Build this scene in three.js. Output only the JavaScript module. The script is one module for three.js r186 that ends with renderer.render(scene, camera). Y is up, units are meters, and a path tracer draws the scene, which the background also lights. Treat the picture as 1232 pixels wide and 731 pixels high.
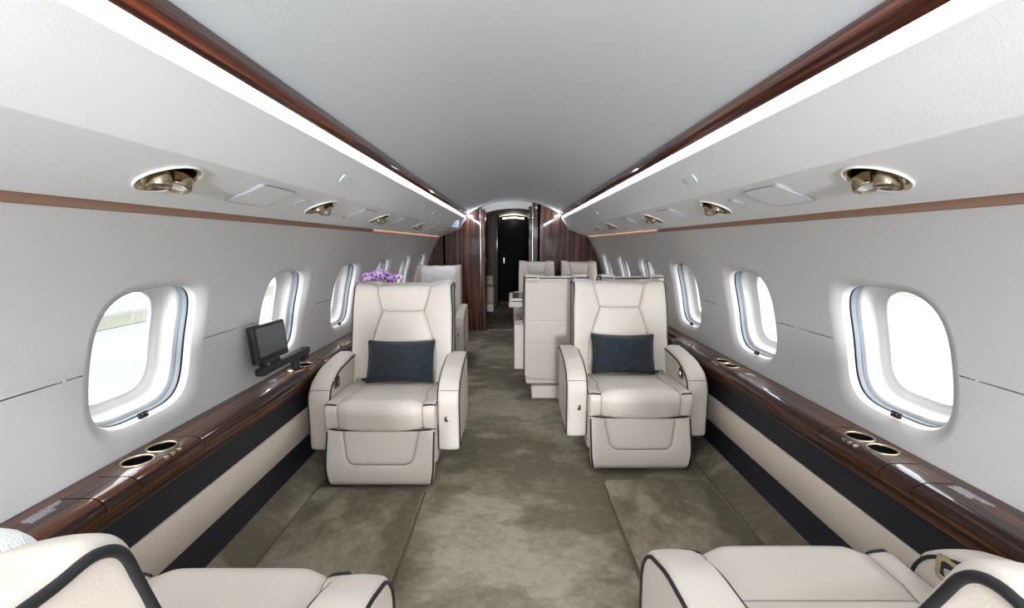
import * as THREE from 'three';
import { mergeGeometries, mergeVertices, toCreasedNormals } from 'three/addons/utils/BufferGeometryUtils.js';
import { RoundedBoxGeometry } from 'three/addons/geometries/RoundedBoxGeometry.js';
import { RectAreaLightUniformsLib } from 'three/addons/lights/RectAreaLightUniformsLib.js';
import { Brush, Evaluator, SUBTRACTION } from 'three-bvh-csg';

// ---------------------------------------------------------------- camera, sky, light, exposure
RectAreaLightUniformsLib.init();
const scene = new THREE.Scene();
const CAMX = -0.025, CAMY = 1.2, FPX = 547, W = 1232, H = 731;
const camera = new THREE.PerspectiveCamera(2 * Math.atan(H / 2 / FPX) * 180 / Math.PI, W / H, 0.02, 500);
camera.position.set(CAMX, CAMY, 0);
camera.rotation.x = -Math.atan(72.5 / FPX);
const renderer = new THREE.WebGLRenderer({ antialias: true });
renderer.toneMapping = THREE.LinearToneMapping;
renderer.toneMappingExposure = 3.05;
renderer.shadowMap.enabled = true;
scene.background = new THREE.Color().setRGB(2.2, 2.24, 2.3);          // bright even overcast sky
// unseen spot behind the camera, standing in for a photographer's flash bounced off the ceiling
const flash = new THREE.SpotLight(new THREE.Color(0.96, 0.98, 1.0), 12, 0, 1.25, 0.9, 2);
flash.position.set(0, 0.95, 1.2); flash.target.position.set(0, 2.4, 1.05);
flash.shadow.radius = 3;
scene.add(flash, flash.target);
// added unseen fill light in the aft cabin, evening out brightness towards the far end
const fill = new THREE.SpotLight(new THREE.Color(0.93, 0.98, 1.05), 24, 0, 1.2, 1, 2);
fill.position.set(0, 1.16, 3.1); fill.target.position.set(0, 1.3, -3);
fill.shadow.radius = 10;
scene.add(fill, fill.target);

// ---------------------------------------------------------------- small helpers
let seed = 12345;
const rnd = () => { seed = (seed * 1664525 + 1013904223) >>> 0; return seed / 4294967296; };
const rr = (a, b) => a + (b - a) * rnd();
const clamp = (x, a, b) => Math.max(a, Math.min(b, x));
const sst = (a, b, x) => { const t = clamp((x - a) / (b - a), 0, 1); return t * t * (3 - 2 * t); };
const names = {};
function numbered(n) { if (!(n in names)) { names[n] = 0; return n; } names[n]++; return n + '_' + String(names[n]).padStart(3, '0'); }
function tag(o, label, category, group, kind) {
  if (label) o.userData.label = label;
  if (category) o.userData.category = category;
  if (group) o.userData.group = group;
  if (kind) o.userData.kind = kind;
  return o;
}
function thing(name, label, category, pos = [0, 0, 0], group, kind) {
  const o = new THREE.Group(); o.name = numbered(name); scene.add(o); o.position.set(...pos);
  return tag(o, label, category, group, kind);
}
function part(name, geo, mat, parent, label) {
  const m = new THREE.Mesh(Array.isArray(geo) ? merge(geo) : geo, mat); m.name = name; parent.add(m);
  if (label) m.userData.label = label;
  return m;
}
function merge(list) {
  return mergeGeometries(list.map(g => {
    const q = g.index ? g.toNonIndexed() : g;
    for (const k of Object.keys(q.attributes)) if (!['position', 'normal', 'uv'].includes(k)) q.deleteAttribute(k);
    if (!q.attributes.uv) q.setAttribute('uv', new THREE.BufferAttribute(new Float32Array(q.attributes.position.count * 2), 2));
    return q;
  }));
}
function rbox(sx, sy, sz, r, x = 0, y = 0, z = 0, seg = 3) { return new RoundedBoxGeometry(sx, sy, sz, seg, r).translate(x, y, z); }
function geoFrom(pos, idx, uv) {
  const g = new THREE.BufferGeometry();
  g.setAttribute('position', new THREE.Float32BufferAttribute(pos, 3));
  if (uv) g.setAttribute('uv', new THREE.Float32BufferAttribute(uv, 2));
  g.setIndex(idx); g.computeVertexNormals(); return g;
}
function tube(pts, r, n, seg = 8, closed = false) {
  return new THREE.TubeGeometry(new THREE.CatmullRomCurve3(pts, closed, 'centripetal'), n || pts.length * 2, r, seg, closed);
}
// polyline with filleted corners: [[a, b, radius], ...] -> dense [[a, b], ...]
function fillet(pts, step = 0.01, arc = 8) {
  const out = [];
  for (let i = 0; i < pts.length; i++) {
    const [x, y, r] = pts[i];
    if (!r || i === 0 || i === pts.length - 1) { out.push([x, y]); continue; }
    const a = pts[i - 1], b = pts[i + 1];
    let ax = a[0] - x, ay = a[1] - y, bx = b[0] - x, by = b[1] - y;
    const la = Math.hypot(ax, ay), lb = Math.hypot(bx, by); ax /= la; ay /= la; bx /= lb; by /= lb;
    const ang = Math.acos(clamp(ax * bx + ay * by, -1, 1)), t = Math.min(r / Math.tan(ang / 2), la * 0.49, lb * 0.49), R = t * Math.tan(ang / 2);
    const mx = ax + bx, my = ay + by, ml = Math.hypot(mx, my), cd = R / Math.sin(ang / 2);
    const cx = x + mx / ml * cd, cy = y + my / ml * cd;
    const a0 = Math.atan2(y + ay * t - cy, x + ax * t - cx); let a1 = Math.atan2(y + by * t - cy, x + bx * t - cx);
    let da = a1 - a0; while (da > Math.PI) da -= 2 * Math.PI; while (da < -Math.PI) da += 2 * Math.PI;
    for (let k = 0; k <= arc; k++) out.push([cx + R * Math.cos(a0 + da * k / arc), cy + R * Math.sin(a0 + da * k / arc)]);
  }
  if (!step) return out;
  const d = [out[0]];
  for (let i = 1; i < out.length; i++) {
    const [x0, y0] = out[i - 1], [x1, y1] = out[i], n = Math.max(1, Math.ceil(Math.hypot(x1 - x0, y1 - y0) / step));
    for (let k = 1; k <= n; k++) d.push([x0 + (x1 - x0) * k / n, y0 + (y1 - y0) * k / n]);
  }
  return d;
}
// closed cross-section (X, y) run along the cabin from depth d0 to d1 (depth = -z); uv in metres: u along, v round the section
function run(pts, d0, d1, side = 1, crease = 0.7, nseg = 1) {
  let P = pts.map(p => [p[0] * side, p[1]]); const n = P.length, pos = [], uv = [], idx = [];
  if (P.reduce((a, p, i) => a + p[0] * P[(i + 1) % n][1] - P[(i + 1) % n][0] * p[1], 0) > 0) P.reverse();
  let s = 0;
  for (let i = 0; i < n; i++) {
    const a = P[i], b = P[(i + 1) % n], l = Math.hypot(b[0] - a[0], b[1] - a[1]);
    for (let k = 0; k < nseg; k++) {
      const e0 = d0 + (d1 - d0) * k / nseg, e1 = d0 + (d1 - d0) * (k + 1) / nseg, o = pos.length / 3;
      pos.push(a[0], a[1], -e0, b[0], b[1], -e0, b[0], b[1], -e1, a[0], a[1], -e1);
      uv.push(e0, s, e0, s + l, e1, s + l, e1, s);
      idx.push(o, o + 1, o + 2, o, o + 2, o + 3);
    }
    s += l;
  }
  for (const e of [d0, d1]) {
    const o = pos.length / 3; P.forEach(p => { pos.push(p[0], p[1], -e); uv.push(p[0], p[1]); });
    for (const f of THREE.ShapeUtils.triangulateShape(P.map(p => new THREE.Vector2(...p)), [])) {
      const [a, b, c] = f.map(q => P[q]), cw = (b[0] - a[0]) * (c[1] - a[1]) - (b[1] - a[1]) * (c[0] - a[0]) < 0;
      if (cw === (e === d0)) idx.push(o + f[0], o + f[2], o + f[1]); else idx.push(o + f[0], o + f[1], o + f[2]);
    }
  }
  return toCreasedNormals(geoFrom(pos, idx, uv).toNonIndexed(), crease);
}
function flat(shapePts, depth, bevel = 0) {            // an outline in x, y made solid along z
  const s = new THREE.Shape(shapePts.map(p => new THREE.Vector2(...p)));
  return new THREE.ExtrudeGeometry(s, { depth, bevelEnabled: bevel > 0, bevelThickness: bevel, bevelSize: bevel, bevelSegments: 2 });
}
function rrect(w, h, r, n = 6) {
  const o = [];
  for (const [cx, cy, a] of [[w / 2 - r, h / 2 - r, 0], [-w / 2 + r, h / 2 - r, 1], [-w / 2 + r, -h / 2 + r, 2], [w / 2 - r, -h / 2 + r, 3]])
    for (let k = 0; k <= n; k++) { const t = (a + k / n) * Math.PI / 2; o.push([cx + r * Math.cos(t), cy + r * Math.sin(t)]); }
  return o;
}

// ---------------------------------------------------------------- procedural textures
function hash(x, y, s) { let h = (x * 374761393 + y * 668265263 + s * 1442695041) | 0; h = Math.imul(h ^ (h >>> 13), 1274126177); return ((h ^ (h >>> 16)) >>> 0) / 4294967296; }
function pn(x, y, px, py, s) {                          // periodic value noise
  const xi = Math.floor(x), yi = Math.floor(y), fx = x - xi, fy = y - yi, m = (a, p) => ((a % p) + p) % p;
  const u = fx * fx * (3 - 2 * fx), v = fy * fy * (3 - 2 * fy), x0 = m(xi, px), x1 = m(xi + 1, px), y0 = m(yi, py), y1 = m(yi + 1, py);
  return (hash(x0, y0, s) * (1 - u) + hash(x1, y0, s) * u) * (1 - v) + (hash(x0, y1, s) * (1 - u) + hash(x1, y1, s) * u) * v;
}
function fbm(u, v, px, py, s, oct = 4) { let a = 0, w = 0.5, t = 0; for (let o = 0; o < oct; o++) { a += w * pn(u * px, v * py, px, py, s + o * 17); t += w; w *= 0.5; px *= 2; py *= 2; } return a / t; }
function tex(w, h, fn, srgb = true, rx = 1, ry = 1) {
  const d = new Uint8Array(w * h * 4);
  for (let j = 0; j < h; j++) for (let i = 0; i < w; i++) { const c = fn(i / w, j / h, i, j), o = (j * w + i) * 4; d[o] = clamp(c[0], 0, 255); d[o + 1] = clamp(c[1], 0, 255); d[o + 2] = clamp(c[2], 0, 255); d[o + 3] = 255; }
  const t = new THREE.DataTexture(d, w, h); t.wrapS = t.wrapT = THREE.RepeatWrapping; t.magFilter = THREE.LinearFilter; t.minFilter = THREE.LinearMipmapLinearFilter; t.generateMipmaps = true;
  if (srgb) t.colorSpace = THREE.SRGBColorSpace;
  t.repeat.set(rx, ry); t.needsUpdate = true; return t;
}
const mixc = (a, b, t) => [a[0] + (b[0] - a[0]) * t, a[1] + (b[1] - a[1]) * t, a[2] + (b[2] - a[2]) * t];
const grey = v => [v * 255, v * 255, v * 255];
// rosewood: grain along u; one tile is 2 m by 0.5 m
function woodFn(lo, mid, hi, s) {
  return (u, v) => {
    const w = fbm(u, v, 3, 4, s, 2) * 0.05, vv = v + w;
    const broad = fbm(u, vv, 2, 18, s + 1, 3), fine = fbm(u, vv, 4, 90, s + 2, 2), pore = pn(u * 60, vv * 256, 60, 256, s + 3);
    let t = clamp(broad * 0.75 + fine * 0.5 - 0.12, 0, 1); t = sst(0.25, 0.8, t);
    let c = t < 0.5 ? mixc(lo, mid, t * 2) : mixc(mid, hi, t * 2 - 1);
    const dark = sst(0.62, 0.72, fbm(u, vv, 2, 40, s + 5, 2));
    c = mixc(c, lo, dark * 0.8);
    return c.map(q => q * (0.9 + 0.2 * pore));
  };
}
const woodTex = tex(1024, 1024, woodFn([32, 17, 12], [74, 42, 29], [112, 68, 46], 3), true, 0.5, 2);
const railTex = tex(1024, 512, woodFn([40, 15, 8], [104, 46, 26], [146, 72, 42], 5), true, 0.5, 2);
const darkWoodTex = tex(1024, 1024, woodFn([30, 15, 11], [78, 42, 30], [118, 72, 54], 9), true, 0.5, 2);
const carpetTex = tex(1024, 1024, (u, v) => {
  const a = fbm(u, v, 5, 4, 21, 4), b = fbm(u, v, 14, 10, 31, 3), c = fbm(u, v, 90, 60, 41, 2), d = hash(Math.floor(u * 1024), Math.floor(v * 512), 5);
  let t = sst(0.36, 0.64, a * 0.72 + b * 0.28);
  t = clamp(t * 0.75 + sst(0.5, 0.62, b) * 0.2 + (c - 0.5) * 0.55 + (d - 0.5) * 0.22, 0, 1);
  return mixc([100, 91, 73], [151, 142, 122], t);
}, true, 1 / 1.6, 1 / 1.6);
const carpetBump = tex(512, 512, (u, v, i, j) => grey(0.5 * hash(i, j, 77) + 0.5 * fbm(u, v, 60, 60, 51, 2)), false, 1 / 0.5, 1 / 0.5);
const leatherBump = tex(512, 512, (u, v) => grey(0.6 * fbm(u, v, 60, 60, 61, 3) + 0.4 * pn(u * 128, v * 128, 128, 128, 63)), false, 1 / 0.25, 1 / 0.25);
const fabricBump = tex(512, 512, (u, v, i, j) => grey(0.5 * fbm(u, v, 40, 40, 71, 3) + 0.5 * hash(i, j, 73)), false, 1 / 0.6, 1 / 0.6);
const weaveFn = (u, v) => {                              // basket weave: 8 by 8 strips a tile
  const a = u * 8, b = v * 8, over = (Math.floor(a) + Math.floor(b)) % 2, fa = a % 1, fb = b % 1;
  const p = over ? Math.sin(Math.PI * fa) * (0.45 + 0.55 * Math.sin(Math.PI * fb)) : Math.sin(Math.PI * fb) * (0.45 + 0.55 * Math.sin(Math.PI * fa));
  return Math.pow(p, 0.6);
};
const weaveBump = tex(256, 256, (u, v) => grey(weaveFn(u, v)), false, 1 / 0.09, 1 / 0.09);
const tarmacTex = tex(512, 512, (u, v) => { const t = fbm(u, v, 6, 6, 81, 5); return mixc([88, 91, 95], [112, 115, 118], t); }, true, 1 / 12, 1 / 12);
const grassTex = tex(256, 256, (u, v) => mixc([82, 85, 72], [94, 96, 82], fbm(u, v, 8, 8, 91, 4)), true, 1 / 3, 1 / 3);
const towelBump = tex(256, 256, (u, v, i, j) => grey(0.6 * hash(i, j, 97) + 0.4 * fbm(u, v, 40, 40, 99, 2)), false, 1 / 0.2, 1 / 0.2);
const placardAlpha = tex(256, 64, (u, v, i, j) => {       // rows of print too small to read
  const row = Math.floor(j / 5); if (j % 5 > 2 || row < 1 || row > 11) return [0, 0, 0];
  const end = row > 8 ? 0.98 : row > 5 ? 0.9 : 0.62; const start = row > 8 ? 0.05 : 0.02;
  return u > start && u < end && hash(Math.floor(i / 2), row, 7) > 0.22 ? [235, 235, 235] : [0, 0, 0];
}, false);

const std = o => new THREE.MeshStandardMaterial({ side: THREE.DoubleSide, ...o });
const phy = o => new THREE.MeshPhysicalMaterial({ side: THREE.DoubleSide, ...o });
const M = {
  leather: phy({ color: '#c5bbb0', roughness: 0.5, bumpMap: leatherBump, bumpScale: 0.0003, specularIntensity: 0.5 }),
  piping: std({ color: '#0b0b0f', roughness: 0.55 }),
  seamShade: std({ color: '#8c7f73', roughness: 0.8 }),  // darker tone that paints the shadow lines in the seat seam grooves
  wood: phy({ map: woodTex, roughness: 0.4, specularIntensity: 0.2, clearcoat: 0.7, clearcoatRoughness: 0.03 }),
  railWood: phy({ map: railTex, roughness: 0.4, specularIntensity: 0.2, clearcoat: 0.8, clearcoatRoughness: 0.04 }),
  darkWood: phy({ map: darkWoodTex, roughness: 0.35, specularIntensity: 0.25, clearcoat: 0.6, clearcoatRoughness: 0.05 }),
  carpet: std({ map: carpetTex, bumpMap: carpetBump, bumpScale: 0.004, roughness: 1 }),
  wall: std({ color: '#c6c4c2', roughness: 0.75, bumpMap: fabricBump, bumpScale: 0.0004 }),
  bin: std({ color: '#f0f1f2', roughness: 0.65, bumpMap: fabricBump, bumpScale: 0.0004 }),
  ceiling: std({ color: '#e6ebef', roughness: 0.7, bumpMap: fabricBump, bumpScale: 0.0005 }),
  reveal: std({ color: '#dcdbd8', roughness: 0.5 }),
  slot: std({ color: '#8a9197', roughness: 0.6 }),
  binding: std({ color: '#5f5544', roughness: 1 }),
  gap: std({ color: '#0e0f12', roughness: 0.9 }),
  brown: std({ color: '#8f6e5b', roughness: 0.6 }),
  black: std({ color: '#1c1d24', roughness: 0.55 }),
  beige: std({ color: '#cdbfb0', roughness: 0.6, bumpMap: leatherBump, bumpScale: 0.0004 }),
  glass: phy({ color: '#ffffff', transmission: 1, thickness: 0, roughness: 0.02, ior: 1.45 }),
  gold: std({ color: '#bdb093', metalness: 1, roughness: 0.16 }),
  chrome: std({ color: '#c6c4be', metalness: 1, roughness: 0.12 }),
  lens: phy({ color: '#dfe0e4', roughness: 0.15, clearcoat: 1 }),
  cup: std({ color: '#23262a', metalness: 0.6, roughness: 0.3 }),
  plastic: std({ color: '#15181c', roughness: 0.42 }),
  screen: phy({ color: '#4a4c54', roughness: 0.3, clearcoat: 0.4, clearcoatRoughness: 0.25 }),
  pillow: phy({ color: '#1f2933', roughness: 0.3, bumpMap: weaveBump, bumpScale: 0.008 }),
  towel: phy({ color: '#eeeeec', roughness: 1, bumpMap: towelBump, bumpScale: 0.004, sheen: 0.4 }),
  placard: std({ color: '#d8d8dc', roughness: 0.6, alphaMap: placardAlpha, transparent: true, polygonOffset: true }),
  gloss: phy({ color: '#050607', roughness: 0.5, specularIntensity: 0.12 }),
  white: std({ color: '#e9e8e5', roughness: 0.5 }),
  petal: phy({ color: '#cf9fdf', roughness: 0.7, sheen: 0.3 }),
  petal2: phy({ color: '#e3c3ea', roughness: 0.7, sheen: 0.3 }),
  lip: std({ color: '#6a1a5c', roughness: 0.6 }),
  stem: std({ color: '#2f3d22', roughness: 0.7 }),
  led: std({ color: '#ffffff', emissive: '#eef4ff', emissiveIntensity: 4 }),
  ledStrip: std({ color: '#ffffff', emissive: '#f4f7ff', emissiveIntensity: 1 }),
  washStrip: std({ color: '#ffffff', emissive: '#ffd4b0', emissiveIntensity: 0.3 }),
  lampStrip: std({ color: '#ffffff', emissive: '#fff1e0', emissiveIntensity: 3 }),
  display: std({ color: '#8fa0c4', roughness: 0.3, emissive: '#8094c8', emissiveIntensity: 0.25 }),
  tarmac: std({ map: tarmacTex, roughness: 0.95 }),
  grass: std({ map: grassTex, roughness: 1 }),
  hangar: std({ color: '#eeeeee', roughness: 0.8 }),
};

// ---------------------------------------------------------------- cabin measurements
const R = 1.22, CY = 0.6;                                // the inner wall is a cylinder of radius R about the height CY
const DBACK = -3.5, DBULK = 6.25, DEND = 9.55, PITCH = 0.86;
const SC = 0.245, SLO = -0.055, SHI = 0.735;             // arc coordinate of the window centre line, wall bottom, wall top
const bays = []; for (let k = -5; k <= 5; k++) bays.push(1.45 + PITCH * k);
const wallPt = (d, s, t, side) => { const a = s / R, r = R + t; return [side * r * Math.cos(a), CY + r * Math.sin(a), -d]; };
const WA = 0.2, WB = 0.212, WN = 3.8;
const wr = (th, g) => { const c = Math.abs(Math.cos(th)) / (WA + g), s = Math.abs(Math.sin(th)) / (WB + g); return Math.pow(Math.pow(c, WN) + Math.pow(s, WN), -1 / WN); };
function sheet(rows, closed) {                           // rows of points -> indexed grid
  const pos = [], idx = [], uv = [], n = rows[0].length;
  rows.forEach(r => r.forEach(p => { pos.push(p[0], p[1], p[2]); uv.push(-p[2], p[1]); }));
  for (let j = 0; j < rows.length - 1; j++) for (let i = 0; i < n - (closed ? 0 : 1); i++) {
    const a = j * n + i, b = j * n + (i + 1) % n, c = a + n, e = b + n; idx.push(a, b, e, a, e, c);
  }
  return geoFrom(pos, idx, uv);
}

// ---------------------------------------------------------------- floor
{
  const f = thing('floor', 'taupe plush cabin carpet running down the aisle', 'floor', [0, 0, 0], null, 'structure');
  part('carpet', run([[-0.985, 0], [0.985, 0], [0.985, -0.04], [-0.985, -0.04]], DBACK, DEND).translate(0, 0, 0), M.carpet, f);
  // carpet uv: run() gives (depth, across)
  for (const s of [-1, 1]) {
    part('side_carpet', run(fillet([[0.99, -0.04], [0.99, 0.004], [1.075, 0.05, 0.03], [1.1, 0.075], [1.14, 0.075], [1.14, -0.04]], 0), DBACK, DBULK, s), M.carpet, f);
    part('under_gap', run([[0.9, -0.05], [1.2, -0.05], [1.2, -0.07], [0.9, -0.07]], DBACK, DBULK, s), M.gap, f);
  }
}
for (const [x0, x1, d1, lab] of [[-0.975, -0.455, 2.1, 'raised carpet footwell panel before the seat beside the monitor'], [0.445, 0.96, 2.17, 'raised carpet footwell panel before the seat across from the monitor']]) {
  const g = flat(rrect(x1 - x0, d1 + 1.2, 0.03), 0.007, 0.004).rotateX(-Math.PI / 2).translate((x0 + x1) / 2, 0.002, -(d1 - 1.2) / 2);
  const m = new THREE.Mesh(g, M.carpet); m.name = numbered('floor_panel'); scene.add(m); tag(m, lab, 'floor panel', 'carpet footwell panels', 'structure');
  part('edge_binding', tube(rrect(x1 - x0 + 0.012, d1 + 1.212, 0.034).map(p => new THREE.Vector3(p[0] + (x0 + x1) / 2, 0.003, -p[1] - (d1 - 1.2) / 2)), 0.0045, 240, 6, true), M.binding, m, 'darker bound edge');
}

// ---------------------------------------------------------------- walls with their window openings, outer skin, dado bands
for (const side of [-1, 1]) {
  const nm = side < 0 ? 'wall_left' : 'wall_right';
  const w = thing(nm, side < 0 ? 'pale grey curved sidewall behind the monitor' : 'pale grey curved sidewall opposite the monitor', 'wall', [0, 0, 0], null, 'structure');
  const up = [], lo = [], skin = [];
  for (const dc of bays) {
    const patch = (half, R0g, t, s0, s1, rows) => {
      const hd = PITCH / 2, top = half > 0 ? s1 - SC : SC - s0, ca = Math.atan2(top, hd), th = [];
      for (let k = 0; k <= 14; k++) th.push(ca * k / 14);
      for (let k = 1; k <= 24; k++) th.push(ca + (Math.PI - 2 * ca) * k / 24);
      for (let k = 1; k <= 14; k++) th.push(Math.PI - ca + ca * k / 14);
      const out = [];
      for (let j = 0; j <= rows; j++) out.push(th.map(a => {
        const r0 = wr(a, R0g), c = Math.cos(a), sn = Math.sin(a);
        const r1 = Math.min(Math.abs(c) > 1e-6 ? hd / Math.abs(c) : 9, sn > 1e-6 ? top / sn : 9), r = r0 + (r1 - r0) * j / rows;
        return wallPt(dc + r * c, SC + half * Math.max(sn * r, t === 0 ? 0.0016 : 0), t, side);
      }));
      return sheet(out, false);
    };
    up.push(patch(1, 0.045, 0, SLO, SHI, 7)); lo.push(patch(-1, 0.045, 0, SLO, SHI, 7));
    skin.push(patch(1, -0.05, 0.145, -0.25, 0.95, 5), patch(-1, -0.05, 0.145, -0.25, 0.95, 5));
  }
  const weld = l => { const g = mergeVertices(merge(l.map(q => { const c = q.clone(); c.deleteAttribute('normal'); return c.toNonIndexed(); }).map(q => { q.setAttribute('normal', new THREE.BufferAttribute(new Float32Array(q.attributes.position.count * 3), 3)); return q; })), 1e-4); g.computeVertexNormals(); return g; };
  part('upper_panel', weld(up), M.wall, w); part('lower_panel', weld(lo), M.wall, w);
  part('outer_skin', weld(skin), M.hangar, w);
  // the skin goes on over the roof and under the floor
  const arc = (a0, a1) => { const rows = []; for (const d of [DBACK - 0.1, DEND + 0.15]) { const r = []; for (let k = 0; k <= 12; k++) r.push(wallPt(d, a0 + (a1 - a0) * k / 12, 0.145, side)); rows.push(r); } return sheet(rows, false); };
  part('outer_skin', arc(0.95, R * Math.PI / 2), M.hangar, w); part('outer_skin', arc(-R * Math.PI / 2, -0.25), M.hangar, w);
  const band = (d0, d1) => { const rows = []; for (const d of [d0, d1]) { const r = []; for (let k = 0; k <= 12; k++) r.push(wallPt(d, -0.25 + 1.2 * k / 12, 0.145, side)); rows.push(r); } return sheet(rows, false); };
  part('outer_skin', band(DBACK - 0.1, bays[0] - PITCH / 2), M.hangar, w); part('outer_skin', band(bays[bays.length - 1] + PITCH / 2, DEND + 0.15), M.hangar, w);
  part('upper_panel', sheet([DBACK, bays[0] - PITCH / 2].map(d => Array.from({ length: 13 }, (_, k) => wallPt(d, SLO + (SHI - SLO) * k / 12, 0, side))), false), M.wall, w);
  part('upper_panel', sheet([bays[bays.length - 1] + PITCH / 2, DBULK].map(d => Array.from({ length: 13 }, (_, k) => wallPt(d, SLO + (SHI - SLO) * k / 12, 0, side))), false), M.wall, w);
  part('brown_trim', run([[1.001, 1.281], [1.03, 1.278], [1.04, 1.318], [1.001, 1.318]], DBACK, DBULK, side), M.brown, w, 'matt brown strip under the overhead panel');
  // warm wash light in the slot above the wall, lit in the forward cabin
  const wl = thing('wash_light', side < 0 ? 'warm wash light strip above the forward windows on the monitor side' : 'warm wash light strip above the forward windows opposite the monitor', 'light', [side * 0.993, 1.306, -4.7]);
  part('light_strip', rbox(0.01, 0.003, 2.9, 0.001), M.washStrip, wl);
  const wa = new THREE.RectAreaLight(new THREE.Color(1, 0.87, 0.78), 2.5, 0.012, 2.9); wa.position.set(side * 0.993, 1.303, -4.7); wa.rotation.set(-Math.PI / 2, 0, 0); scene.add(wa);
  // dado below the ledge: dark band, cream band, dark band
  const dado = thing('dado_panel', side < 0 ? 'dark and cream banded lower sidewall on the monitor side' : 'dark and cream banded lower sidewall across from the monitor', 'dado', [0, 0, 0], null, 'structure');
  part('dark_band', run([[1.095, 0.53], [1.1, 0.352], [1.13, 0.352], [1.13, 0.53]], DBACK, DBULK, side), M.black, dado);
  part('cream_band', run(fillet([[1.1, 0.348], [1.094, 0.345, 0.004], [1.097, 0.205, 0.004], [1.102, 0.202], [1.13, 0.202], [1.13, 0.348]], 0), DBACK, DBULK, side), M.beige, dado);
  part('dark_band', run([[1.1, 0.2], [1.1, 0.06], [1.13, 0.06], [1.13, 0.2]], DBACK, DBULK, side), M.black, dado);
}

// ---------------------------------------------------------------- windows
{
  const rings = [[0.045, 0.0], [0.038, 0.0006], [0.03, 0.0028], [0.022, 0.0065], [0.014, 0.012], [0.007, 0.02], [0.002, 0.031], [0.0, 0.042]];
  const inner = [[-0.004, 0.076], [-0.01, 0.0765], [-0.014, 0.082], [-0.017, 0.095], [-0.022, 0.108], [-0.03, 0.117], [-0.036, 0.119], [-0.037, 0.124], [-0.043, 0.126], [-0.044, 0.131], [-0.052, 0.133], [-0.053, 0.145]];
  const TH = 72;
  const ringPts = (dc, g, t, side) => Array.from({ length: TH }, (_, k) => { const a = k / TH * 2 * Math.PI, r = wr(a, g); return wallPt(dc + r * Math.cos(a), SC + r * Math.sin(a), t, side); });
  let n = 0;
  for (const side of [-1, 1]) bays.forEach((dc, bi) => {
    n++;
    const o = thing('window_' + n, side < 0 ? 'oval-cornered cabin window in the wall behind the monitor' : 'oval-cornered cabin window in the wall opposite the monitor', 'window', [0, 0, 0], side < 0 ? 'windows along the monitor side' : 'windows along the side opposite the monitor', 'structure');
    const build = rs => sheet(rs.map(([g, t]) => ringPts(dc, g, t, side)), true);
    part('window_surround', build(rings.slice(0, 6)), M.wall, o); part('window_rim', build(rings.slice(5)), M.reveal, o);
    part('shade_slot', build([[0.0, 0.042], [0.008, 0.043], [0.008, 0.0475], [0.0, 0.048]]), M.gap, o, 'dark slot of the window shade');
    part('shade_cassette', build([[0.0, 0.048], [-0.003, 0.0485], [-0.003, 0.0635], [0.001, 0.064], [0.001, 0.067], [-0.004, 0.068], [-0.004, 0.076]]), M.slot, o, 'grey shade cassette');
    part('window_reveal', build(inner), M.reveal, o);
    const ring = ringPts(dc, -0.045, 0.134, side), c = wallPt(dc, SC, 0.134, side), pos = [...c], idx = [];
    ring.forEach(p => pos.push(...p)); for (let k = 0; k < TH; k++) idx.push(0, 1 + k, 1 + (k + 1) % TH);
    part('pane', geoFrom(pos, idx), M.glass, o);
    // latch of the shade at the bottom of the rim
    const L = new THREE.Group(), p = wallPt(dc - 0.015, SC - WB + 0.009, 0.02, side);
    const latch = part('shade_latch', rbox(0.012, 0.02, 0.034, 0.003), M.black, o, 'small dark shade latch');
    latch.position.set(...p); latch.rotation.z = side * -0.15;
    for (const z of [-0.008, 0.008]) { const b = part('latch_dot', new THREE.SphereGeometry(0.003, 8, 6), M.gold, latch); b.position.set(-side * 0.006, 0.002, z); }
  });
}

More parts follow.
